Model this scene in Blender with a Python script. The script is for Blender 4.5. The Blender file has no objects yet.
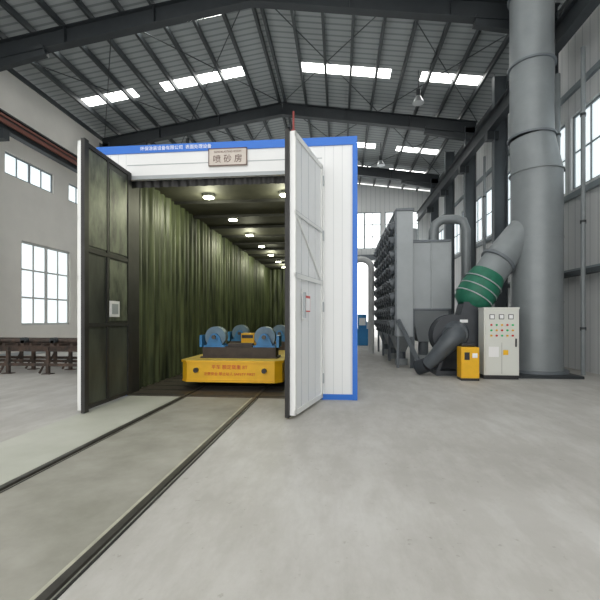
import bpy, bmesh, math, random
from mathutils import Vector, Matrix
random.seed(4)
S = bpy.context.scene

# ---------------------------------------------------------------- materials
def mat(name, col, rough=0.6, metal=0.0, var=0.0, scale=3.0, col2=None, bump=0.0, bscale=30.0, emit=None, estr=0.0, spec=0.5, stretch=(1,1,1)):
    m = bpy.data.materials.new(name); m.use_nodes = True
    nt = m.node_tree; N = nt.nodes; L = nt.links
    b = N["Principled BSDF"]
    b.inputs["Base Color"].default_value = (*col, 1)
    b.inputs["Roughness"].default_value = rough
    b.inputs["Metallic"].default_value = metal
    b.inputs["Specular IOR Level"].default_value = spec
    tc = N.new("ShaderNodeTexCoord"); mp = N.new("ShaderNodeMapping")
    mp.inputs["Scale"].default_value = stretch
    L.new(tc.outputs["Object"], mp.inputs["Vector"])
    if var > 0 or col2:
        n = N.new("ShaderNodeTexNoise"); n.inputs["Scale"].default_value = scale
        n.inputs["Detail"].default_value = 6; n.inputs["Roughness"].default_value = 0.6
        L.new(mp.outputs["Vector"], n.inputs["Vector"])
        r = N.new("ShaderNodeValToRGB")
        r.color_ramp.elements[0].position = 0.35; r.color_ramp.elements[1].position = 0.68
        c2 = col2 if col2 else tuple(max(0, c*(1-var)) for c in col)
        r.color_ramp.elements[0].color = (*c2, 1)
        r.color_ramp.elements[1].color = (*col, 1)
        L.new(n.outputs["Fac"], r.inputs["Fac"]); L.new(r.outputs["Color"], b.inputs["Base Color"])
    if bump > 0:
        n2 = N.new("ShaderNodeTexNoise"); n2.inputs["Scale"].default_value = bscale
        L.new(mp.outputs["Vector"], n2.inputs["Vector"])
        bp = N.new("ShaderNodeBump"); bp.inputs["Strength"].default_value = bump
        L.new(n2.outputs["Fac"], bp.inputs["Height"]); L.new(bp.outputs["Normal"], b.inputs["Normal"])
    if emit:
        b.inputs["Emission Color"].default_value = (*emit, 1)
        b.inputs["Emission Strength"].default_value = estr
    return m

def stripe_mat(name, c1, c2, axis, period, frac, rough=0.5, metal=0.0):
    """flat panel colour with narrow seams every `period` metres along axis"""
    m = bpy.data.materials.new(name); m.use_nodes = True
    nt = m.node_tree; N = nt.nodes; L = nt.links; b = N["Principled BSDF"]
    b.inputs["Roughness"].default_value = rough; b.inputs["Metallic"].default_value = metal
    tc = N.new("ShaderNodeTexCoord"); sp = N.new("ShaderNodeSeparateXYZ")
    L.new(tc.outputs["Object"], sp.inputs[0])
    d = N.new("ShaderNodeMath"); d.operation = 'DIVIDE'; d.inputs[1].default_value = period
    L.new(sp.outputs["XYZ".index(axis)], d.inputs[0])
    f = N.new("ShaderNodeMath"); f.operation = 'FRACT'; L.new(d.outputs[0], f.inputs[0])
    lt = N.new("ShaderNodeMath"); lt.operation = 'LESS_THAN'; lt.inputs[1].default_value = frac
    L.new(f.outputs[0], lt.inputs[0])
    mx = N.new("ShaderNodeMix"); mx.data_type = 'RGBA'
    mx.inputs[6].default_value = (*c1, 1); mx.inputs[7].default_value = (*c2, 1)
    L.new(lt.outputs[0], mx.inputs[0]); L.new(mx.outputs[2], b.inputs["Base Color"])
    return m

M = {}
M['white'] = mat("white_panel", (0.78, 0.79, 0.79), 0.4, var=0.05, scale=1.5)
M['booth'] = stripe_mat("booth_panel_white", (0.78, 0.79, 0.79), (0.60, 0.62, 0.63), 'X', 0.16, 0.06, 0.4)
M['blue'] = mat("blue_trim", (0.02, 0.15, 0.58), 0.4)
M['rubber'] = mat("black_rubber", (0.024, 0.024, 0.023), 0.55, var=0.5, scale=4)
M['dirty'] = mat("dusty_rubber", (0.07, 0.08, 0.06), 0.5, scale=2.2, col2=(0.018, 0.020, 0.018), stretch=(1, 1, .35))
M['dirty2'] = mat("dusty_rubber_light", (0.21, 0.24, 0.16), 0.45, scale=3.2, col2=(0.022, 0.026, 0.020), stretch=(1, 1, .45))
M['curtain'] = mat("olive_rubber_curtain", (0.12, 0.145, 0.07), 0.42, scale=2.8, col2=(0.016, 0.022, 0.013), stretch=(1, 3, .25))
M['boothceil'] = mat("booth_ceiling_panel", (0.055, 0.055, 0.042), 0.7, var=.4, scale=3)
M['grate'] = mat("steel_grating", (0.09, 0.075, 0.06), 0.6, 0.3, var=.5, scale=9)
M['conc_d'] = mat("worn_track_concrete", (0.375, 0.365, 0.325), 0.6, scale=1.4, col2=(0.25, 0.245, 0.205), bump=.15)
M['conc_g'] = mat("dusty_concrete", (0.52, 0.525, 0.475), 0.6, scale=.9, col2=(0.43, 0.44, 0.38), bump=.1)
M['rail'] = mat("rail_steel", (0.09, 0.085, 0.075), 0.45, 0.6, var=.3, scale=8)
M['railtop'] = mat("rail_edge_angle", (0.55, 0.54, 0.44), 0.5, 0.2, var=.3, scale=5)
M['steel_d'] = mat("dark_grey_steel", (0.030, 0.036, 0.041), 0.5, 0.1, var=.15)
M['steel_col'] = mat("grey_steel_column", (0.085, 0.10, 0.11), 0.5, 0.1, var=.12)
M['crane_r'] = mat("red_oxide_conductor", (0.15, 0.05, 0.035), 0.6)
M['purlin'] = mat("purlin_steel", (0.05, 0.058, 0.062), 0.5, 0.2)
M['deck'] = stripe_mat("corrugated_roof_deck", (0.33, 0.355, 0.36), (0.19, 0.21, 0.215), 'Y', 0.30, 0.3, 0.5)
M['sky'] = mat("translucent_skylight", (.9, .95, .95), .5, emit=(1.0, 1.0, 0.96), estr=6.2)
M['pane'] = mat("frosted_window_pane", (.8, .9, .95), .3, emit=(0.86, 0.93, 0.95), estr=0.75)
M['paneb'] = mat("bright_window_pane", (.9, .95, .95), .3, emit=(0.97, 1.0, 1.0), estr=1.3)
M['wallp'] = mat("plastered_wall", (0.70, 0.68, 0.635), 0.8, var=.06, scale=1.2)
M['wallm'] = stripe_mat("ribbed_wall_sheet", (0.68, 0.695, 0.695), (0.52, 0.54, 0.55), 'Y', 0.35, 0.12, 0.5)
M['wallb'] = stripe_mat("ribbed_gable_sheet", (0.72, 0.735, 0.735), (0.56, 0.58, 0.59), 'X', 0.35, 0.12, 0.5)
M['frame'] = mat("white_window_frame", (0.76, 0.77, 0.75), .5)
M['wframe'] = mat("window_frame_grey_white", (0.50, 0.51, 0.50), .5)
M['gframe'] = mat("grey_window_frame", (0.25, 0.29, 0.31), .5)
M['yellow'] = mat("yellow_paint", (0.90, 0.50, 0.012), .4, var=.12, scale=4)
M['ydeck'] = mat("yellow_deck_worn", (0.80, 0.62, 0.12), .6, scale=3, col2=(0.55, 0.38, 0.08))
M['bracket'] = mat("blue_paint_bracket", (0.035, 0.22, 0.50), .4, var=.3, scale=6)
M['wheel'] = mat("blue_grey_roller", (0.13, 0.22, 0.30), .45, var=.3, scale=5)
M['brown'] = mat("oily_roller_base", (0.065, 0.048, 0.038), .6, var=.4, scale=6)
M['rust'] = mat("rusty_steel", (0.12, 0.08, 0.06), .8, .2, scale=5, col2=(0.045, 0.038, 0.034))
M['dgrey'] = mat("grey_duct_paint", (0.25, 0.275, 0.285), .42, .15, var=.12, scale=2)
M['lgrey'] = mat("light_grey_paint", (0.40, 0.43, 0.445), .45, .1, var=.1, scale=2)
M['mgrey'] = mat("mid_grey_paint", (0.16, 0.18, 0.20), .45, .1, var=.12, scale=2)
M['char'] = mat("charcoal_fan_paint", (0.045, 0.052, 0.062), .4, .1, var=.2)
M['elbow'] = mat("fan_elbow_paint", (0.10, 0.115, 0.13), .4, .1, var=.2)
M['green'] = mat("green_silencer_cloth", (0.015, 0.17, 0.10), .5, var=.3, scale=5)
M['black'] = mat("black_plastic", (0.02, 0.02, 0.022), .4)
M['cream'] = mat("cabinet_paint", (0.68, 0.69, 0.64), .4)
M['red'] = mat("red_paint", (0.6, 0.03, 0.02), .4)
M['dred'] = mat("dark_red_paint", (0.22, 0.035, 0.03), .5)
M['brass'] = mat("sign_plate", (0.52, 0.47, 0.42), .4, .3, var=.15, scale=6)
M['ink'] = mat("sign_ink", (0.10, 0.05, 0.04), .5)
M['gauge'] = mat("gauge_face", (0.85, 0.85, 0.85), .3)
M['lampg'] = mat("green_lamp", (0.0, 0.5, 0.15), .3)
M['lamp'] = mat("booth_lamp_glass", (1, 1, 1), .3, emit=(1.0, 1.0, 0.72), estr=26)
M['alu'] = mat("aluminium_reflector", (0.5, 0.52, 0.53), .35, .7)
M['mblue'] = mat("machine_blue", (0.04, 0.25, 0.55), .4)
M['asph'] = mat("yard_concrete", (0.6, 0.6, 0.58), .8, var=.2, scale=1)

# floor material : pale dusty trowelled concrete, blotchy, faint joints
def floor_mat():
    m = bpy.data.materials.new("workshop_concrete"); m.use_nodes = True
    nt = m.node_tree; N = nt.nodes; L = nt.links; b = N["Principled BSDF"]
    tc = N.new("ShaderNodeTexCoord")
    def noise(sc, det, ro, p0, p1, c0, c1, stretch=(1,1,1)):
        mp = N.new("ShaderNodeMapping"); mp.inputs["Scale"].default_value = stretch; L.new(tc.outputs["Object"], mp.inputs["Vector"])
        n = N.new("ShaderNodeTexNoise"); n.inputs["Scale"].default_value = sc; n.inputs["Detail"].default_value = det; n.inputs["Roughness"].default_value = ro
        L.new(mp.outputs["Vector"], n.inputs["Vector"])
        r = N.new("ShaderNodeValToRGB"); r.color_ramp.elements[0].position = p0; r.color_ramp.elements[1].position = p1
        r.color_ramp.elements[0].color = (*c0, 1); r.color_ramp.elements[1].color = (*c1, 1)
        L.new(n.outputs["Fac"], r.inputs["Fac"]); return r.outputs["Color"]
    a = noise(.5, 10, .65, .3, .7, (.435, .422, .395), (.555, .547, .525))
    c = noise(3.0, 8, .7, .42, .62, (.82, .81, .79), (1, 1, 1), (1, .35, 1))
    mu = N.new("ShaderNodeMix"); mu.data_type = 'RGBA'; mu.blend_type = 'MULTIPLY'; mu.inputs[0].default_value = .8
    L.new(a, mu.inputs[6]); L.new(c, mu.inputs[7])
    e = noise(14.0, 4, .6, .28, .34, (.72, .70, .66), (1, 1, 1))
    mu2 = N.new("ShaderNodeMix"); mu2.data_type = 'RGBA'; mu2.blend_type = 'MULTIPLY'; mu2.inputs[0].default_value = .7
    L.new(mu.outputs[2], mu2.inputs[6]); L.new(e, mu2.inputs[7])
    sp = N.new("ShaderNodeSeparateXYZ"); L.new(tc.outputs["Object"], sp.inputs[0])
    outs = []
    for i, per in ((0, 6.0), (1, 7.0)):
        d = N.new("ShaderNodeMath"); d.operation = 'DIVIDE'; d.inputs[1].default_value = per; L.new(sp.outputs[i], d.inputs[0])
        f = N.new("ShaderNodeMath"); f.operation = 'FRACT'; L.new(d.outputs[0], f.inputs[0])
        lt = N.new("ShaderNodeMath"); lt.operation = 'LESS_THAN'; lt.inputs[1].default_value = .01/per; L.new(f.outputs[0], lt.inputs[0]); outs.append(lt)
    mx = N.new("ShaderNodeMath"); mx.operation = 'MAXIMUM'; L.new(outs[0].outputs[0], mx.inputs[0]); L.new(outs[1].outputs[0], mx.inputs[1])
    sc = N.new("ShaderNodeMath"); sc.operation = 'MULTIPLY'; sc.inputs[1].default_value = .22; L.new(mx.outputs[0], sc.inputs[0])
    mi = N.new("ShaderNodeMix"); mi.data_type = 'RGBA'; L.new(sc.outputs[0], mi.inputs[0]); L.new(mu2.outputs[2], mi.inputs[6])
    mi.inputs[7].default_value = (.25, .25, .24, 1); L.new(mi.outputs[2], b.inputs["Base Color"])
    b.inputs["Roughness"].default_value = .62; b.inputs["Specular IOR Level"].default_value = .35
    return m
M['floor'] = floor_mat()

# ---------------------------------------------------------------- builder
class B:
    def __init__(s, name, xf=None):
        s.name = name; s.bm = bmesh.new(); s.mats = []; s.xf = xf or Matrix.Identity(4); s.smooth = set()
    def mi(s, k):
        if k not in s.mats: s.mats.append(k)
        return s.mats.index(k)
    def _add(s, co, faces, k, smooth=False):
        vs = [s.bm.verts.new(s.xf @ Vector(c)) for c in co]
        i = s.mi(k)
        for f in faces:
            try:
                fc = s.bm.faces.new([vs[j] for j in f]); fc.material_index = i; fc.smooth = smooth
            except ValueError: pass
    def box(s, x0, x1, y0, y1, z0, z1, k):
        co = [(x0,y0,z0),(x1,y0,z0),(x1,y1,z0),(x0,y1,z0),(x0,y0,z1),(x1,y0,z1),(x1,y1,z1),(x0,y1,z1)]
        s._add(co, [(0,3,2,1),(4,5,6,7),(0,1,5,4),(1,2,6,5),(2,3,7,6),(3,0,4,7)], k)
    def beam(s, p, q, w, h, k, up=(0,0,1)):
        p = Vector(p); q = Vector(q); d = (q-p).normalized(); u = Vector(up)
        if abs(d.dot(u)) > .99: u = Vector((0,1,0))
        r = d.cross(u).normalized(); u = r.cross(d).normalized()
        co = []
        for e in (p, q):
            for a, b in ((-1,-1),(1,-1),(1,1),(-1,1)): co.append(e + r*(a*w/2) + u*(b*h/2))
        s._add(co, [(0,1,2,3),(7,6,5,4),(0,4,5,1),(1,5,6,2),(2,6,7,3),(3,7,4,0)], k)
    def ibeam(s, p, q, w, h, k, up=(0,0,1), t=.02):
        p = Vector(p); q = Vector(q); d = (q-p).normalized(); u = Vector(up)
        r = d.cross(u).normalized(); u = r.cross(d).normalized()
        s.beam(p, q, t, h-2*t, k, up)
        s.beam(p+u*(h/2-t/2), q+u*(h/2-t/2), w, t, k, up)
        s.beam(p-u*(h/2-t/2), q-u*(h/2-t/2), w, t, k, up)
    def cyl(s, p, q, r, k, r2=None, n=28, cap=True):
        r2 = r if r2 is None else r2
        p = Vector(p); q = Vector(q); d = (q-p).normalized()
        a = Vector((0,0,1)) if abs(d.z) < .95 else Vector((1,0,0))
        e1 = d.cross(a).normalized(); e2 = d.cross(e1)
        vs = []
        for c, rr in ((p, r), (q, r2)):
            for i in range(n):
                t = 2*math.pi*i/n; vs.append(c + e1*(rr*math.cos(t)) + e2*(rr*math.sin(t)))
        s._add(vs, [(i, (i+1) % n, n+(i+1) % n, n+i) for i in range(n)], k, True)
        if cap:
            s._add(vs[:n], [tuple(range(n))][::-1], k); s._add(vs[n:], [tuple(range(n))], k)
    def tube(s, pts, r, k, n=16):
        pts = [Vector(p) for p in pts]; rings = []
        rr = r if isinstance(r, (list, tuple)) else [r]*len(pts)
        prev = None
        for i, p in enumerate(pts):
            d = (pts[min(i+1, len(pts)-1)] - pts[max(i-1, 0)]).normalized()
            if prev is None:
                a = Vector((0,0,1)) if abs(d.z) < .9 else Vector((0,1,0)); e1 = d.cross(a).normalized()
            else: e1 = (prev - d*prev.dot(d)).normalized()
            prev = e1; e2 = d.cross(e1)
            rings.append([p + e1*(rr[i]*math.cos(2*math.pi*j/n)) + e2*(rr[i]*math.sin(2*math.pi*j/n)) for j in range(n)])
        co = [c for g in rings for c in g]; f = []
        for i in range(len(pts)-1):
            for j in range(n): f.append((i*n+j, i*n+(j+1) % n, (i+1)*n+(j+1) % n, (i+1)*n+j))
        s._add(co, f, k, True)
        s._add(rings[0], [tuple(range(n))], k); s._add(rings[-1], [tuple(range(n))], k)
    def prism(s, poly, y0, y1, k, smooth=False):   # poly in XZ
        n = len(poly); co = [(x, y0, z) for x, z in poly] + [(x, y1, z) for x, z in poly]
        s._add(co, [tuple(range(n)), tuple(range(2*n-1, n-1, -1))], k)
        s._add(co, [(i, i+n, (i+1) % n+n, (i+1) % n) for i in range(n)], k, smooth)
    def prismz(s, poly, z0, z1, k):   # poly in XY
        n = len(poly); co = [(x, y, z0) for x, y in poly] + [(x, y, z1) for x, y in poly]
        s._add(co, [tuple(range(n-1, -1, -1)), tuple(range(n, 2*n))] + [(i, (i+1) % n, (i+1) % n+n, i+n) for i in range(n)], k)
    def frust(s, r0, z0, r1, z1, k):  # rects (x0,x1,y0,y1)
        co = [(r0[0],r0[2],z0),(r0[1],r0[2],z0),(r0[1],r0[3],z0),(r0[0],r0[3],z0),(r1[0],r1[2],z1),(r1[1],r1[2],z1),(r1[1],r1[3],z1),(r1[0],r1[3],z1)]
        s._add(co, [(0,3,2,1),(4,5,6,7),(0,1,5,4),(1,2,6,5),(2,3,7,6),(3,0,4,7)], k)
    def pleat(s, a, b, z0, z1, k, amp=.03, per=.22, nrm=None):   # wavy vertical curtain from a to b (XY)
        a = Vector((*a, 0)); b = Vector((*b, 0)); L = (b-a).length; d = (b-a)/L; nn = Vector((-d.y, d.x, 0))
        n = max(2, int(L/per*8)); co = []; f = []
        for i in range(n+1):
            t = L*i/n; o = nn*amp*(math.sin(2*math.pi*t/per)+.4*math.sin(2*math.pi*t/per*.37+1))
            p = a + d*t + o; co += [(p.x, p.y, z0), (p.x, p.y, z1)]
        for i in range(n): f.append((2*i, 2*i+2, 2*i+3, 2*i+1))
        s._add(co, f, k, True)
    def done(s, bevel=0, parent=None):
        bmesh.ops.recalc_face_normals(s.bm, faces=s.bm.faces[:])
        co = [v.co for v in s.bm.verts]
        mn = Vector([min(c[i] for c in co) for i in range(3)]); mx = Vector([max(c[i] for c in co) for i in range(3)])
        o = Vector(((mn.x+mx.x)/2, (mn.y+mx.y)/2, mn.z))
        for v in s.bm.verts: v.co -= o
        me = bpy.data.meshes.new(s.name); s.bm.to_mesh(me); s.bm.free()
        for k in s.mats: me.materials.append(M[k])
        ob = bpy.data.objects.new(s.name, me); S.collection.objects.link(ob); ob.location = o
        if parent: ob.parent = parent; ob.location = o - parent.location
        if bevel:
            m = ob.modifiers.new("bevel", 'BEVEL'); m.width = bevel; m.segments = 2; m.limit_method = 'ANGLE'; m.angle_limit = math.radians(50)
        return ob

def text(name, body, loc, size, k, rot, parent, align='CENTER'):
    c = bpy.data.curves.new(name, 'FONT'); c.body = body; c.size = size; c.extrude = .002; c.align_x = align; c.align_y = 'CENTER'
    c.materials.append(M[k]); o = bpy.data.objects.new(name, c); S.collection.objects.link(o)
    o.parent = parent; o.location = Vector(loc) - parent.location; o.rotation_euler = rot
    return o
FRONT = (math.pi/2, 0, 0)

# ---------------------------------------------------------------- dimensions
XL, XR, YB, YF = -12.6, 6.9, 31.0, -4.0
XC = (XL+XR)/2; ZE, ZA = 11.0, 12.4

# floor
b = B("floor"); b.box(XL-.3, XR+.3, YF, YB+.3, -.2, 0, 'floor'); b.done()
b = B("ground_yard"); b.box(-20, 16, YB+.3, 60, -.2, -.01, 'asph'); b.done()

def pierced(b, plane, c0, c1, a0, a1, z0, z1, holes, k):
    A = sorted({a0, a1, *[h[0] for h in holes], *[h[1] for h in holes]}); Z = sorted({z0, z1, *[h[2] for h in holes], *[h[3] for h in holes]})
    for i in range(len(A)-1):
        for j in range(len(Z)-1):
            am = (A[i]+A[i+1])/2; zm = (Z[j]+Z[j+1])/2
            if any(h[0] < am < h[1] and h[2] < zm < h[3] for h in holes): continue
            if plane == 'X': b.box(c0, c1, A[i], A[i+1], Z[j], Z[j+1], k)
            else: b.box(A[i], A[i+1], c0, c1, Z[j], Z[j+1], k)
wn = [0]
def window(plane, c, a0, a1, z0, z1, nx, nz, fk, pk, t=.06, depth=.1):
    wn[0] += 1
    b = B("window_%d" % wn[0])
    def bx(u0, u1, v0, v1, d0, d1, k):
        if plane == 'X': b.box(c+d0, c+d1, u0, u1, v0, v1, k)
        else: b.box(u0, u1, c+d0, c+d1, v0, v1, k)
    bx(a0, a1, z0, z1, -.01, .01, pk)
    h = depth/2
    bx(a0, a1, z0, z0+t, -h, h, fk); bx(a0, a1, z1-t, z1, -h, h, fk)
    bx(a0, a0+t, z0, z1, -h, h, fk); bx(a1-t, a1, z0, z1, -h, h, fk)
    for i in range(1, nx): u = a0+(a1-a0)*i/nx; w = t*(.9 if i*2 == nx else .4); bx(u-w, u+w, z0, z1, -h*.8, h*.8, fk)
    for j in range(1, nz): v = z0+(z1-z0)*j/nz; bx(a0, a1, v-t*.4, v+t*.4, -h*.7, h*.7, fk)
    b.done()

# left wall (plastered) ---------------------------------------------------
lh = [(y, y+2.9, 1.2, 4.6) for y in (.6, 7.7, 14.8, 21.9)]
lc = [(y, y+2.6, 7.0, 7.85) for y in (-.4, 3.2, 6.8, 10.4, 14.0, 17.6, 21.2, 24.8)]
b = B("wall_left"); pierced(b, 'X', XL-.3, XL, YF, YB, 0, ZE, lh+lc, 'wallp'); b.done()
for h in lh: window('X', XL-.12, *h, 4, 3, 'wframe', 'pane', t=.09)
for h in lc: window('X', XL-.12, *h, 4, 1, 'gframe', 'pane')
b = B("baseboard_left"); b.box(XL, XL+.03, YF, YB, 0, .15, 'lgrey'); b.done()
# right wall (metal sheet) -----------------------------------------------
rh2 = [(y, y+3.3, 5.3, 7.5) for y in (-1.4, 2.2, 5.8, 9.4, 13.0, 16.6, 20.2, 23.8, 27.4)]
b = B("wall_right"); pierced(b, 'X', XR, XR+.3, YF, YB, 0, ZE, rh2, 'wallm'); b.done()
for h in rh2: window('X', XR+.12, *h, 4, 2, 'gframe', 'pane')
# back gable wall ----------------------------------------------------------
bh = [(-10+4*i, -10+4*i+3.4, 8.6, 9.8) for i in range(3)] + [(x, x+2.2, 1.3, 4.6) for x in (-10, -6.5)] + [(.7, 3.2, 6.8, 9.6), (3.5, 6.0, 6.8, 9.6)]
bay = (.5, 4.8, 0, 5.9)
b = B("wall_back"); pierced(b, 'Y', YB, YB+.3, XL-.3, XR+.3, 0, ZE, bh+[bay], 'wallb')
b.prism([(XL-.3, ZE), (XR+.3, ZE), (XC, ZA)], YB, YB+.3, 'wallb'); b.done()
for h in bh: window('Y', YB+.12, *h, 4 if h[3] > 5 else 2, 3, 'gframe', 'paneb')
b = B("door_1")   # roller shutter frame of the open bay
b.box(bay[0]-.15, bay[0], YB-.12, YB-.01, 0, 6.1, 'mgrey'); b.box(bay[1], bay[1]+.15, YB-.12, YB-.01, 0, 6.1, 'mgrey'); b.box(bay[0]-.15, bay[1]+.15, YB-.35, YB-.01, 5.9, 6.3, 'mgrey'); b.done()

# roof ---------------------------------------------------------------------
b = B("ceiling")
segs = []
y = YF
while y < YB+.3:
    segs.append((y, min(y+2.95, YB+.3), 'deck')); 
    if y+2.95 < YB: segs.append((y+2.95, min(y+3.6, YB+.3), 'sky'))
    y += 3.6
for y0, y1, k in segs:
    for xa, xb in ((XL-.3, XC), (XR+.3, XC)):
        za, zb = ZE+.16, ZA+.16+.0
        if k == 'deck':
            b.prism([(xa, za), (xb, zb), (xb, zb+.08), (xa, za+.08)], y0, y1, k)
        else:
            # translucent sheet between two opaque eave/ridge strips
            n = 8
            for i in range(n):
                t0, t1 = i/n, (i+1)/n
                P = lambda t: (xa+(xb-xa)*t, za+(zb-za)*t)
                kk = 'sky' if i in (1, 2, 4, 5, 6) else 'deck'
                p0, p1 = P(t0), P(t1)
                b.prism([p0, p1, (p1[0], p1[1]+.05), (p0[0], p0[1]+.05)], y0, y1, kk)
b.done()
b = B("roof_purlins")
for sgn, xa in ((1, XL), (-1, XR)):
    n = 9
    for i in range(n+1):
        t = i/n*.985; x = xa+(XC-xa)*t; z = ZE+(ZA-ZE)*t+.04
        b.beam((x, YF, z), (x, YB, z), .10, .2, 'purlin')
for y0 in (12.8, 20.0):
    for (xa, xb) in ((XL+.3, XL+5), (XL+5, XC), (XR-.3, XR-5), (XR-5, XC)):
        for f in (0, 1):
            z = lambda x: ZE-.05+(ZA-ZE)*(1-abs(x-XC)/(XR-XC))
            p = (xa, y0+(7.2 if f else 0), z(xa)); q = (xb, y0+(0 if f else 7.2), z(xb))
            b.cyl(p, q, .02, 'purlin', n=6)
b.done()

# portal frames --------------------------------------------------------------
for i, yy in enumerate((5.6, 12.8, 20.0, 27.2)):
    b = B("steel_portal_frame" if i == 0 else "steel_portal_frame.%03d" % i)
    for x in (XL+.35, XR-.62):
        b.ibeam((x, yy, 0), (x, yy, ZE-.3), .3, .5, 'steel_col', up=(1,0,0))
        b.box(x-.3, x+.3, yy-.22, yy+.22, 0, .03, 'steel_d')
    for sx, xa in ((1, XL+.2), (-1, XR-.35)):
        b.ibeam((xa, yy, ZE-.38), (XC, yy, ZA-.38), .30, .60, 'steel_d')
        b.beam((xa, yy, ZE-.85), (xa+sx*2.4, yy, ZE-.35), .2, .34, 'steel_d')
        for t in (.33, .66):
            xx = xa+(XC-xa)*t; zz = ZE-.38+(ZA-ZE)*t; b.box(xx-.015, xx+.015, yy-.15, yy+.15, zz-.3, zz+.3, 'steel_d')
    b.done()
for i, yy in enumerate((9.2, 16.4, 23.6)):
    b = B("steel_column" if i == 0 else "steel_column.%03d" % i)
    x = XR-.62
    b.ibeam((x, yy, 0), (x, yy, ZE), .3, .5, 'steel_col', up=(1,0,0)); b.box(x-.3, x+.3, yy-.22, yy+.22, 0, .03, 'steel_d')
    b.done()
for i, (x, z) in enumerate(((XR-1.0, 9.1), (XL+1.0, 8.3))):
    b = B("crane_runway_beam" if i == 0 else "crane_runway_beam.001")
    b.ibeam((x, YF, z), (x, YB-.05, z), .26, .6, 'steel_d')
    b.beam((x, YF, z+.35), (x, YB-.05, z+.35), .07, .1, 'rail')
    if i: b.box(x+.13, x+.2, YF, YB-.05, z-.12, z+.02, 'crane_r'); b.box(x+.13, x+.16, YF, YB-.05, z+.12, z+.2, 'crane_r')
    for yy in ((5.6, 9.2, 12.8, 16.4, 20, 23.6, 27.2) if i == 0 else (5.6, 12.8, 20, 27.2)):
        s = 1 if i == 0 else -1
        b.box(min(x-s*.13, x+s*.3), max(x-s*.13, x+s*.3), yy-.14, yy+.14, z-.62, z-.3, 'steel_d')
    b.done()
# horizontal girts and cable tray along the right wall
b = B("wall_girts")
for z in (2.85, 5.1, 8.2): b.box(XR-.1, XR, YF, YB, z-.08, z+.08, 'gframe')
b.done()
b = B("cable_tray")
b.box(XR-.36, XR-.1, YF, 27, 2.70, 2.74, 'steel_col'); b.box(XR-.36, XR-.34, YF, 27, 2.74, 2.82, 'steel_col')
b.done()
for i, (yy, r) in enumerate(((11.15, .055), (12.35, .09), (14.9, .09), (18.3, .055))):
    b = B("wall_downpipe" if i == 0 else "wall_downpipe.%03d" % i)
    x = XR-.48-r
    b.cyl((x, yy, 0), (x, yy, 8.6), r, 'dgrey', n=16)
    for z in (1.2, 4.0, 6.8): b.box(x-r-.01, x+r+.01, yy-.02, yy+.02, z-.03, z+.03, 'steel_d'); b.cyl((x, yy, z), (x, yy, z+.06), r+.015, 'steel_d', n=16)
    b.done()

# high bay lamps ------------------------------------------------------------
for i, (x, yy) in enumerate(((-7.9, 20.3), (-2.6, 21.0), (2.4, 23.5), (-6.4, 27), (3.2, 16.6))):
    b = B("high_bay_lamp" if i == 0 else "high_bay_lamp.%03d" % i)
    zr = ZE+(ZA-ZE)*(1-abs(x-XC)/(XR-XC)); z = zr-1.2
    b.cyl((x, yy, z+.35), (x, yy, zr), .015, 'steel_d', n=8)
    b.cyl((x, yy, z+.15), (x, yy, z+.42), .09, 'steel_d', n=16)
    b.cyl((x, yy, z-.12), (x, yy, z+.16), .24, 'alu', r2=.09, n=24)
    b.done()

# ---------------------------------------------------------------- booth
BX0, BX1, BY0, BY1, BH = -4.68, .31, 7.38, 24.6, 4.81
OX0, OX1, OH = -4.08, -.31, 4.17
b = B("sandblasting_booth")
T = .08
b.box(BX0, OX0, BY0, BY0+T, .10, BH-.14, 'booth'); b.box(OX1, BX1, BY0, BY0+T, .10, BH-.14, 'booth')
b.box(OX0, OX1, BY0, BY0+T, OH, BH-.14, 'white')
b.box(BX0, BX0+T, BY0+T, BY1, 0, BH, 'white'); b.box(BX1-T, BX1, BY0+T, BY1, 0, BH, 'white')
b.box(BX0, BX1, BY1-T, BY1, 0, BH, 'white')
b.box(BX0+T, BX1-T, BY0+T, BY1-T, BH-.1, BH-.02, 'white')
# seams of the header
b.box(OX0, OX1, BY0-.012, BY0, OH, OH+.07, 'lgrey')
b.box(OX0, OX1, BY0-.006, BY0, OH+.27, OH+.285, 'lgrey')
# blue trims
for a in ((BX0-.02, BX1+.02, BY0-.025, BY0+T+.03, BH-.14, BH+.01), (BX1-.065, BX1+.025, BY0-.03, BY0+T, 0, BH-.12), (BX0-.025, BX0+.065, BY0-.03, BY0+T, 0, BH-.12),
          (OX1, BX1, BY0-.02, BY0+T, 0, .10), (BX0, OX0, BY0-.02, BY0+T, 0, .10), (BX1-.01, BX1+.02, BY0+T, BY1, BH-.14, BH+.01), (BX0-.02, BX0+.01, BY0+T, BY1, BH-.14, BH+.01),
          (BX0-.02, BX1+.02, BY1, BY1+.02, BH-.14, BH+.01), (BX1, BX1+.015, BY0+T, BY1, 0, .1), (BX0-.015, BX0, BY0+T, BY1, 0, .1)):
    b.box(*a, 'blue')
# inner lining
b.pleat((OX0-.1, BY0+T+.05), (OX0-.1, BY1-.5), .02, 4.5, 'curtain', .035, .30)
b.pleat((OX1+.1, BY1-.5), (OX1+.1, BY0+T+.05), .02, 4.5, 'curtain', .035, .30)
b.pleat((OX0-.1, BY1-.5), (OX1+.1, BY1-.5), .02, 4.5, 'curtain', .035, .30)
b.box(OX0-.2, OX1+.2, BY0+T, BY1-.4, 4.45, 4.5, 'boothceil')
for i in range(11):
    yy = BY0+1.0+i*1.4; b.box(OX0-.1, OX1+.1, yy, yy+.05, 4.38, 4.45, 'rubber')
b.box(OX0-.1, OX0+.02, BY0+T, BY0+T+.35, 0.02, OH+.1, 'rubber'); b.box(OX1-.02, OX1+.1, BY0+T, BY0+T+.35, 0.02, OH+.1, 'rubber')
b.box(OX0, OX0+.035, BY0-.01, BY0+T, .02, OH, 'rubber'); b.box(OX1-.035, OX1, BY0-.01, BY0+T, .02, OH, 'rubber')
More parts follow.
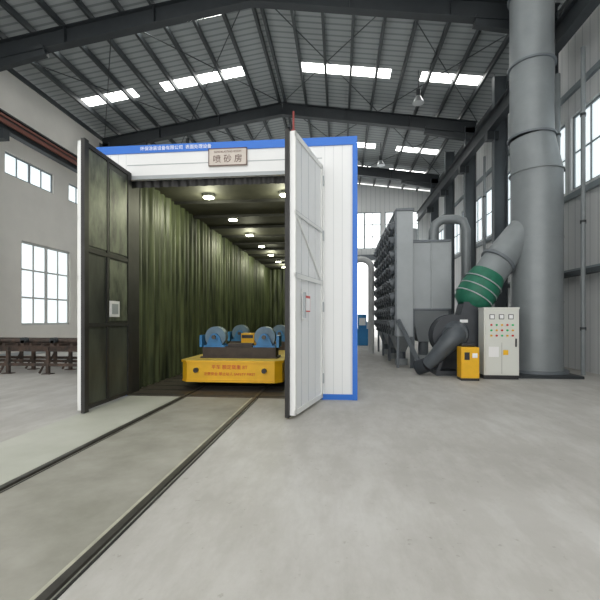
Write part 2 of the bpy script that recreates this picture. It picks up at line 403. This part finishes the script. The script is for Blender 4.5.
b.pleat((OX0, BY0+.12), (OX1, BY0+.12), OH-.12, OH+.35, 'rubber', .015, .18)
b.box(OX0-.1, OX1+.1, BY0, BY1-.5, .0, .012, 'grate')
for i in range(32):
    yy = BY0+.1+i*.5; b.box(OX0, OX1, yy, yy+.05, .012, .02, 'rubber')
for x in (-2.93, -1.555): b.box(x-.028, x+.028, BY0, 23, .0, .03, 'rail')
for x in (-3.1, -1.25):
    for i in range(7):
        yy = 9.3+i*2.2
        b.cyl((x, yy, 4.38), (x, yy, 4.45), .15, 'alu', n=20); b.cyl((x, yy, 4.365), (x, yy, 4.38), .12, 'lamp', n=20)
booth = b.done()
sx = .27
b = B("sign_plate"); b.box(-2.72+sx, -1.98+sx, BY0-.045, BY0, 4.36, 4.69, 'brass')
for a in ((-2.72,-1.98,4.36,4.375),(-2.72,-1.98,4.675,4.69),(-2.72,-2.705,4.36,4.69),(-1.995,-1.98,4.36,4.69)): b.box(a[0]+sx,a[1]+sx,BY0-.051,BY0-.045,a[2],a[3],'ink')
b.done(parent=booth)
text("sign_text", "喷 砂 房", (-2.35+sx, BY0-.047, 4.48), .16, 'ink', FRONT, booth)
text("sign_text_small", "SANDBLASTING ROOM", (-2.35+sx, BY0-.047, 4.62), .05, 'ink', FRONT, booth)
text("trim_text", "环保涂装设备有限公司  表面处理设备", (-3.1, BY0-.027, 4.745), .085, 'gauge', FRONT, booth)

for x in (-3.1, -1.25):
    for yy in (9.3, 13.7, 18.1, 22.0):
        l = bpy.data.lights.new("booth_spot", 'POINT'); l.energy = 38; l.color = (1.0, 1.0, .72); l.shadow_soft_size = .15
        o = bpy.data.objects.new("booth_lamp_light", l); S.collection.objects.link(o)
        o.parent = booth; o.location = Vector((x, yy, 4.15)) - booth.location

# ---------------------------------------------------------------- doors
def leaf(name, hinge, free, outer, first):
    hx = Vector((*hinge, 0)); d = Vector((*free, 0))-hx; L = d.length; ax = d.normalized(); ny = Vector((0,0,1)).cross(ax)
    xf = Matrix(((ax.x, ny.x, 0, hx.x), (ax.y, ny.y, 0, hx.y), (0, 0, 1, 0), (0, 0, 0, 1)))
    b = B(name, xf); o = outer; Z0, Z1 = .05, 4.28
    def bx(x0, x1, ya, yb, z0, z1, k): b.box(x0, x1, min(ya*o, yb*o), max(ya*o, yb*o), z0, z1, k)
    bx(0, L, -.04, .03, Z0, Z1, 'white')
    # tubular frame outside
    for (x0, x1, z0, z1) in ((0, .07, Z0, Z1), (L-.07, L, Z0, Z1), (0, L, Z0, Z0+.08), (0, L, Z1-.08, Z1), (0, L, 2.10, 2.17), (0, L, 3.05, 3.10)):
        bx(x0, x1, .03, .05, z0, z1, 'frame')
    for x0 in (.42, .78, 1.14): bx(x0, x0+.006, .03, .033, Z0, Z1, 'lgrey')
    for z0 in (2.095, 2.172, 3.045, 3.102): bx(0, L, .05, .052, z0, z0+.005, 'lgrey')
    # diagonal brace
    p = xf @ Vector((.07, .045*o, 2.17)); q = xf @ Vector((L-.07, .045*o, 3.05))
    b.xf = Matrix.Identity(4); b.beam(p, q, .05, .012, 'frame', up=tuple(ny)); b.xf = xf
    # lock and handle, notice
    bx(L-.34, L-.30, .05, .10, 1.5, 1.9, 'lgrey'); bx(L-.36, L-.28, .05, .06, 1.45, 1.95, 'frame')
    bx(.72, .95, .033, .038, 1.60, 1.86, 'red'); bx(.735, .935, .038, .040, 1.62, 1.82, 'gauge')
    # hinges
    for z in (.4, 1.7, 3.0, 4.0): b.cyl((0, .05*o, z-.09), (0, .05*o, z+.09), .022, 'lgrey', n=12)
    # inner rubber lining
    bx(.0, L, -.055, -.04, Z0, Z1, 'dirty')
    bx(L-.06, L+.05, -.10, -.04, .02, Z1+.02, 'rubber'); bx(-.02, .10, -.08, -.055, Z0, Z1, 'rubber')
    for z in (Z0, 1.35, 2.55, Z1-.07): bx(.08, L-.06, -.075, -.055, z, z+.07, 'rubber')
    bx(L*.52, L*.52+.06, -.075, -.055, Z0, Z1, 'rubber')
    for (x0, x1, z0, z1) in ((.12, L*.5, 1.45, 2.52), (L*.56, L-.08, 2.66, Z1-.1), (.12, L*.5, 2.66, 4.1)):
        bx(x0, x1, -.068, -.055, z0, z1, 'dirty2')
    bx(.42, .72, -.085, -.055, 1.52, 1.80, 'gauge'); bx(.47, .67, -.09, -.085, 1.57, 1.75, 'lgrey')
    return b.done()
leaf("booth_door", (-.34, 7.32), (-.69, 5.9), 1, 1)
leaf("booth_door.001", (-4.05, 7.32), (-4.03, 5.9), -1, 0)
b = B("door_latch_rod"); b.cyl((-.68, 5.97, 4.32), (-.68, 5.97, 4.60), .016, 'dred', n=10); b.box(-.71, -.65, 5.94, 6.0, 4.285, 4.32, 'dred'); b.done()

# ---------------------------------------------------------------- track
b = B("rail_track")
YT = BY0-.03
b.box(-2.98, -1.50, YF+.2, YT, 0, .006, 'conc_d')
b.box(-4.05, -2.98, YF+.2, YT, 0, .004, 'conc_g')
for x in (-2.93, -1.555):
    b.box(x-.028, x+.028, YF+.2, YT, .0, .03, 'rail')
    b.box(x-.075, x-.045, YF+.2, YT, .0, .012, 'railtop'); b.box(x+.045, x+.06, YF+.2, YT, .0, .010, 'rubber')
b.done()

# ---------------------------------------------------------------- cart
b = B("rail_transfer_cart")
cx0, cx1, cy0, cy1 = -3.30, -1.17, 8.07, 11.9
ch = .14
poly = lambda e: [(cx0+ch-e*.3, cy0-e), (cx1-ch+e*.3, cy0-e), (cx1+e, cy0+ch), (cx1+e, cy1-ch), (cx1-ch, cy1+e), (cx0+ch, cy1+e), (cx0-e, cy1-ch), (cx0-e, cy0+ch)]
b.prismz(poly(0), .17, .57, 'yellow'); b.prismz(poly(.03), .57, .62, 'yellow'); b.prismz(poly(.02), .62, .625, 'ydeck')
b.prismz(poly(.012), .17, .21, 'yellow')
for x in (-2.93, -1.555):
    for yy in (8.75, 11.2):
        b.cyl((x-.06, yy, .17), (x+.06, yy, .17), .14, 'rail', n=24); b.cyl((x-.09, yy, .17), (x-.06, yy, .17), .165, 'rail', n=24)
for x in (cx0+.35, cx1-.35): b.cyl((x, cy0-.07, .42), (x, cy0, .42), .05, 'black', n=16)
# turning rolls
for yy in (8.75, 11.0):
    b.box(-2.98, -1.36, yy-.22, yy+.22, .625, .86, 'brown'); b.box(-3.02, -1.32, yy-.26, yy+.26, .625, .66, 'brown')
    for x, s in ((-2.73, 1), (-1.62, -1)):
        for dy in (-.17, .13):
            b.prism([(x-.20, .86), (x+.20, .86), (x+.10, 1.10), (x+.05, 1.15), (x-.05, 1.15), (x-.10, 1.10)], yy+dy, yy+dy+.04, 'bracket')
            b.box(x-.24, x+.24, yy+dy-.02, yy+dy+.06, .86, .90, 'bracket')
            b.cyl((x, yy+dy-.02, 1.08), (x, yy+dy+.06, 1.08), .085, 'bracket', n=20)
        b.cyl((x, yy-.11, 1.08), (x, yy+.11, 1.08), .23, 'wheel', n=36)
        b.cyl((x, yy-.24, 1.08), (x, yy+.20, 1.08), .045, 'rail', n=16)
        b.box(x+s*-.30-.03, x+s*-.30+.03, yy-.2, yy+.2, .86, 1.12, 'bracket')
    b.beam((-2.45, yy, .90), (-1.9, yy, .90), .18, .08, 'brown')
b.box(-2.42, -2.10, 9.75, 10.1, .625, 1.12, 'yellow'); b.box(-2.40, -2.12, 9.74, 9.75, 1.0, 1.08, 'black')
cart = b.done(bevel=.006)
text("cart_text", "平车 额定载重 8T", (-2.25, cy0-.006, .48), .10, 'red', FRONT, cart)
text("cart_text_small", "注意安全 禁止站人 SAFETY FIRST", (-2.25, cy0-.006, .34), .075, 'red', FRONT, cart)

# ---------------------------------------------------------------- steel racks left
b = B("steel_storage_rack")
for yy in (10.0, 10.9, 11.8):
    for i in range(6):
        x = -11.2+i*1.15
        b.box(x-.04, x+.04, yy-.04, yy+.04, 0, .72, 'rust'); b.box(x-.12, x+.12, yy-.1, yy+.1, 0, .02, 'rust')
        b.beam((x-.25, yy, .02), (x, yy, .45), .04, .04, 'rust')
    b.ibeam((-11.5, yy, .68), (-5.2, yy, .68), .12, .15, 'rust')
    b.beam((-11.5, yy, .25), (-5.2, yy, .25), .05, .08, 'rust')
for i in range(16):
    x = -11.4+i*.4+random.uniform(-.05, .05)
    b.beam((x, 9.9, .79), (x, 11.9, .79), .07, .06, 'rust')
for i in range(7):
    x = -11.0+i*.85
    b.cyl((x, 9.95, .9), (x, 10.1, .9), .08, 'steel_d', n=14); b.box(x-.05, x+.05, 9.95, 10.1, .76, .9, 'rust')
for k in range(4):
    b.cyl((-11.5, 10.3+k*.35, .86), (-5.3+k*.1, 10.3+k*.35, .86), .045, 'rust', n=10)
b.done()

# ---------------------------------------------------------------- dust collector
b = B("dust_collector")
ax0, ax1, ay0, ay1 = 1.72, 2.2, 12.2, 18.2
b.box(ax0, ax1, ay0, ay1, .95, 4.7, 'lgrey')
b.box(ax0-.03, ax1+.03, ay0-.03, ay1+.03, 4.7, 4.78, 'mgrey')
for r in range(8):
    z = 1.25+r*.43
    for c in range(9):
        yy = ay0+.36+c*.66
        b.cyl((ax0-.16, yy, z-.0), (ax0, yy, z+.04), .16, 'mgrey', n=18)
        b.cyl((ax0-.19, yy, z-.01), (ax0-.16, yy, z), .06, 'char', n=10)
    b.box(ax0-.03, ax0, ay0, ay1, z+.19, z+.23, 'char')
for c in range(10): b.box(ax0-.06, ax0, ay0+c*.66-.0, ay0+c*.66+.05, .95, 4.7, 'mgrey')
for c in range(3):
    y0 = ay0+c*2.0; b.frust((ax0+.15, ax1-.1, y0+.75, y0+1.2), .42, (ax0, ax1, y0, y0+2.0), .95, 'lgrey')
    b.cyl((ax0+.28, y0+.97, .2), (ax0+.28, y0+.97, .42), .14, 'mgrey', n=16); b.cyl((ax0+.28, y0+.97, 0), (ax0+.28, y0+.97, .2), .2, 'lgrey', n=20)
for y0 in (ay0+.03, ay0+2, ay0+4, ay1-.1):
    for x in (ax0, ax1-.08): b.box(x, x+.08, y0, y0+.08, 0, .97, 'mgrey')
b.box(2.2, 3.38, 12.5, 14.6, 1.75, 3.85, 'lgrey')
for x in (2.2, 2.78, 3.34): b.box(x, x+.04, 12.46, 12.5, 1.75, 3.85, 'lgrey')
b.box(2.2, 3.38, 12.46, 12.5, 3.8, 3.88, 'mgrey'); b.box(2.2, 3.38, 12.46, 12.5, 1.72, 1.79, 'mgrey')
b.frust((2.5, 2.9, 13.0, 13.5), .75, (2.2, 3.38, 12.5, 14.6), 1.75, 'lgrey')
for x, yy in ((2.22, 12.5), (3.3, 12.5), (3.3, 14.5)): b.box(x, x+.08, yy, yy+.08, 0, 1.75, 'mgrey')
b.cyl((2.7, 13.2, .32), (2.7, 13.2, .75), .16, 'mgrey', n=16); b.cyl((2.7, 13.2, 0), (2.7, 13.2, .32), .25, 'lgrey', n=20)
# header duct and clean-air downcomer above the plenum
b.cyl((2.3, 12.9, 3.85), (2.3, 12.9, 4.3), .16, 'lgrey', n=20)
b.tube([(3.1, 13.6, 3.85), (3.1, 13.6, 4.35), (3.18, 13.6, 4.6), (3.4, 13.6, 4.75), (3.8, 13.6, 4.75), (4.05, 13.6, 4.68), (4.15, 13.6, 4.4), (4.15, 13.6, 0)], .15, 'dgrey', 20)
b.beam((1.75, 12.1, 1.45), (2.35, 11.7, .08), .06, .12, 'mgrey'); b.beam((2.35, 11.7, .04), (2.35, 12.6, .04), .3, .08, 'mgrey')
b.done(bevel=.008)

b = B("ventilation_duct")
b.tube([(.5, 17.2, 0), (.5, 17.2, 3.5)] + [(.93-.43*math.cos(t), 17.2, 3.65+.35*math.sin(t)) for t in [i*math.pi/10 for i in range(11)]] + [(1.36, 17.2, 1.6), (1.36, 17.2, 0)], .13, 'white'); 
b.done()

# ---------------------------------------------------------------- chimney
b = B("exhaust_stack")
X, Y = 5.27, 11.3
b.cyl((X, Y, .12), (X, Y, 5.35), .62, 'dgrey', n=48)
b.cyl((X, Y, 5.35), (X-.12, Y, 6.3), .62, 'dgrey', r2=.53, n=48)
b.cyl((X-.12, Y, 6.3), (X-.12, Y, 11.2), .53, 'dgrey', n=48)
for z, r in ((1.9, .63), (3.6, .63), (5.35, .66)): b.cyl((X, Y, z), (X, Y, z+.03), r, 'dgrey', n=48)
for z in (6.3, 8.2, 10.1): b.cyl((X-.12, Y, z), (X-.12, Y, z+.05), .58, 'mgrey', n=48)
b.cyl((X, Y, .06), (X, Y, .14), .74, 'mgrey', n=48); b.box(X-.88, X+.7, Y-.9, Y+.85, 0, .07, 'steel_d')
b.tube([(3.98, 11.15, 2.62), (4.25, 11.2, 3.0), (4.6, 11.28, 3.45), (5.0, 11.3, 3.95), (5.2, 11.3, 4.2)], [.42, .42, .40, .38, .36], 'dgrey', 32)
b.cyl((4.22, 11.2, 2.98), (4.27, 11.21, 3.04), .47, 'mgrey', n=32)
A = Vector((3.42, 11.05, 1.78)); C = Vector((3.98, 11.15, 2.66)); D = C-A
b.tube([A+D*t for t in (0, .12, .3, .6, .85, 1.0)], [.30, .44, .50, .50, .47, .43], 'green', 32)
for t in (.28, .5, .72): b.tube([A+D*(t-.012), A+D*(t+.012)], [.515, .515], 'lgrey', 32)
b.done()

# ---------------------------------------------------------------- fan
b = B("centrifugal_fan")
fx, fz, fy = 3.02, 1.08, 11.0
pl = []
for i in range(33):
    t = -math.pi*.0 - i/32*2*math.pi*.78; r = .68-.2*i/32
    pl.append((fx+r*math.cos(t), fz+r*math.sin(t)))
pl.append((fx+.12, fz+.50)); pl.append((fx+.2, fz+.80)); pl.append((fx+.68, fz+.80))
b.prism(pl, fy-.25, fy+.25, 'char')
for yy in (fy-.27, fy+.25): b.prism([(fx+(p[0]-fx)*1.05, fz+(p[1]-fz)*1.05) for p in pl], yy, yy+.02, 'char')
b.cyl((fx, fy-.42, fz), (fx, fy-.27, fz), .26, 'elbow', r2=.34, n=32)
b.tube([(fx, fy-.36, fz), (fx-.08, fy-.45, fz-.05), (fx-.28, fy-.47, fz-.25), (fx-.52, fy-.4, fz-.55), (fx-.75, fy-.3, fz-.8)], [.25, .25, .24, .19, .16], 'elbow', 24)
b.cyl((fx-.75, fy-.3, fz-.8), (fx-.95, fy-.15, fz-.90), .19, 'char', n=24)
b.cyl((fx-.1, fy+.27, fz), (fx-.1, fy+.8, fz), .26, 'bracket', n=28)
b.box(fx-.5, fx+.62, fy-.3, fy+.85, .0, .12, 'char')
b.prism([(fx-.45, .12), (fx+.55, .12), (fx+.4, .75), (fx-.3, .75)], fy+.3, fy+.8, 'char')
for x in (fx-.45, fx+.5): b.beam((x, fy-.22, .1), (x*.5+fx*.5, fy-.22, .7), .08, .08, 'char')
b.box(fx+.1, fx+.3, fy-.275, fy-.27, fz+.3, fz+.38, 'gauge')
fan = b.done(bevel=.006)

# ---------------------------------------------------------------- small yellow unit
b = B("yellow_control_box")
b.box(2.91, 3.33, 9.9, 10.25, .06, .8, 'yellow'); b.box(2.93, 3.31, 9.885, 9.9, .12, .76, 'yellow'); b.box(2.91, 3.33, 9.9, 10.25, 0, .06, 'black')
b.box(2.98, 3.1, 9.875, 9.885, .5, .68, 'black'); b.box(3.16, 3.28, 9.875, 9.885, .55, .66, 'gauge'); b.cyl((2.98, 10.1, .84), (3.28, 10.1, .84), .05, 'black', n=14)
b.done(bevel=.01)

# ---------------------------------------------------------------- control cabinet
b = B("control_cabinet")
x0, x1, y0, y1 = 3.54, 4.36, 10.2, 10.6
b.box(x0, x1, y0, y1, .1, 1.74, 'cream'); b.box(x0, x1, y0+.02, y1, 0, .1, 'black')
b.box(x0-.01, x1+.01, y0-.02, y1, 1.72, 1.76, 'cream')
b.box(x0+.03, x1-.03, y0-.02, y0, .14, 1.68, 'cream'); b.box((x0+x1)/2-.003, (x0+x1)/2+.003, y0-.022, y0-.018, .14, .9, 'black')
for i in range(3):
    x = x0+.18+i*.22; b.box(x-.06, x+.06, y0-.03, y0-.02, 1.47, 1.59, 'black'); b.box(x-.045, x+.045, y0-.034, y0-.03, 1.485, 1.575, 'gauge')
for r in range(3):
    for i in range(5):
        x = x0+.16+i*.125; z = 1.33-r*.13
        b.cyl((x, y0-.045, z), (x, y0-.02, z), .024, ('red', 'lampg', 'yellow')[(i+r) % 3], n=12)
b.box(x0+.1, x0+.34, y0-.024, y0-.02, .55, .8, 'gauge'); b.box(x1-.1, x1-.07, y0-.05, y0-.02, .8, 1.0, 'black')
b.box(x0+.44, x0+.56, y0-.024, y0-.02, .6, .72, 'yellow')
b.done(bevel=.006)

# far machinery
b = B("blue_machine_tool")
b.box(1.0, 1.75, 22.0, 23.2, 0, .9, 'mblue'); b.box(1.05, 1.5, 22.1, 22.9, .9, 1.7, 'mblue'); b.box(1.5, 1.72, 22.3, 22.8, .9, 1.3, 'gauge'); b.box(1.1, 1.45, 22.07, 22.1, 1.1, 1.5, 'gauge')
b.done(bevel=.02)

# ---------------------------------------------------------------- world + camera
w = bpy.data.worlds.new("overcast"); S.world = w; w.use_nodes = True
bg = w.node_tree.nodes["Background"]; bg.inputs[0].default_value = (1.0, .99, .97, 1); bg.inputs[1].default_value = 1.9

cam = bpy.data.cameras.new("camera"); co = bpy.data.objects.new("camera", cam); S.collection.objects.link(co)
co.location = (0, 0, 1.5); co.rotation_euler = (math.radians(90), 0, math.radians(5.57))
cam.lens = 24; cam.sensor_width = 36; cam.shift_y = .03; cam.clip_end = 200
S.camera = co
S.view_settings.view_transform = 'Standard'; S.view_settings.exposure = 0.25
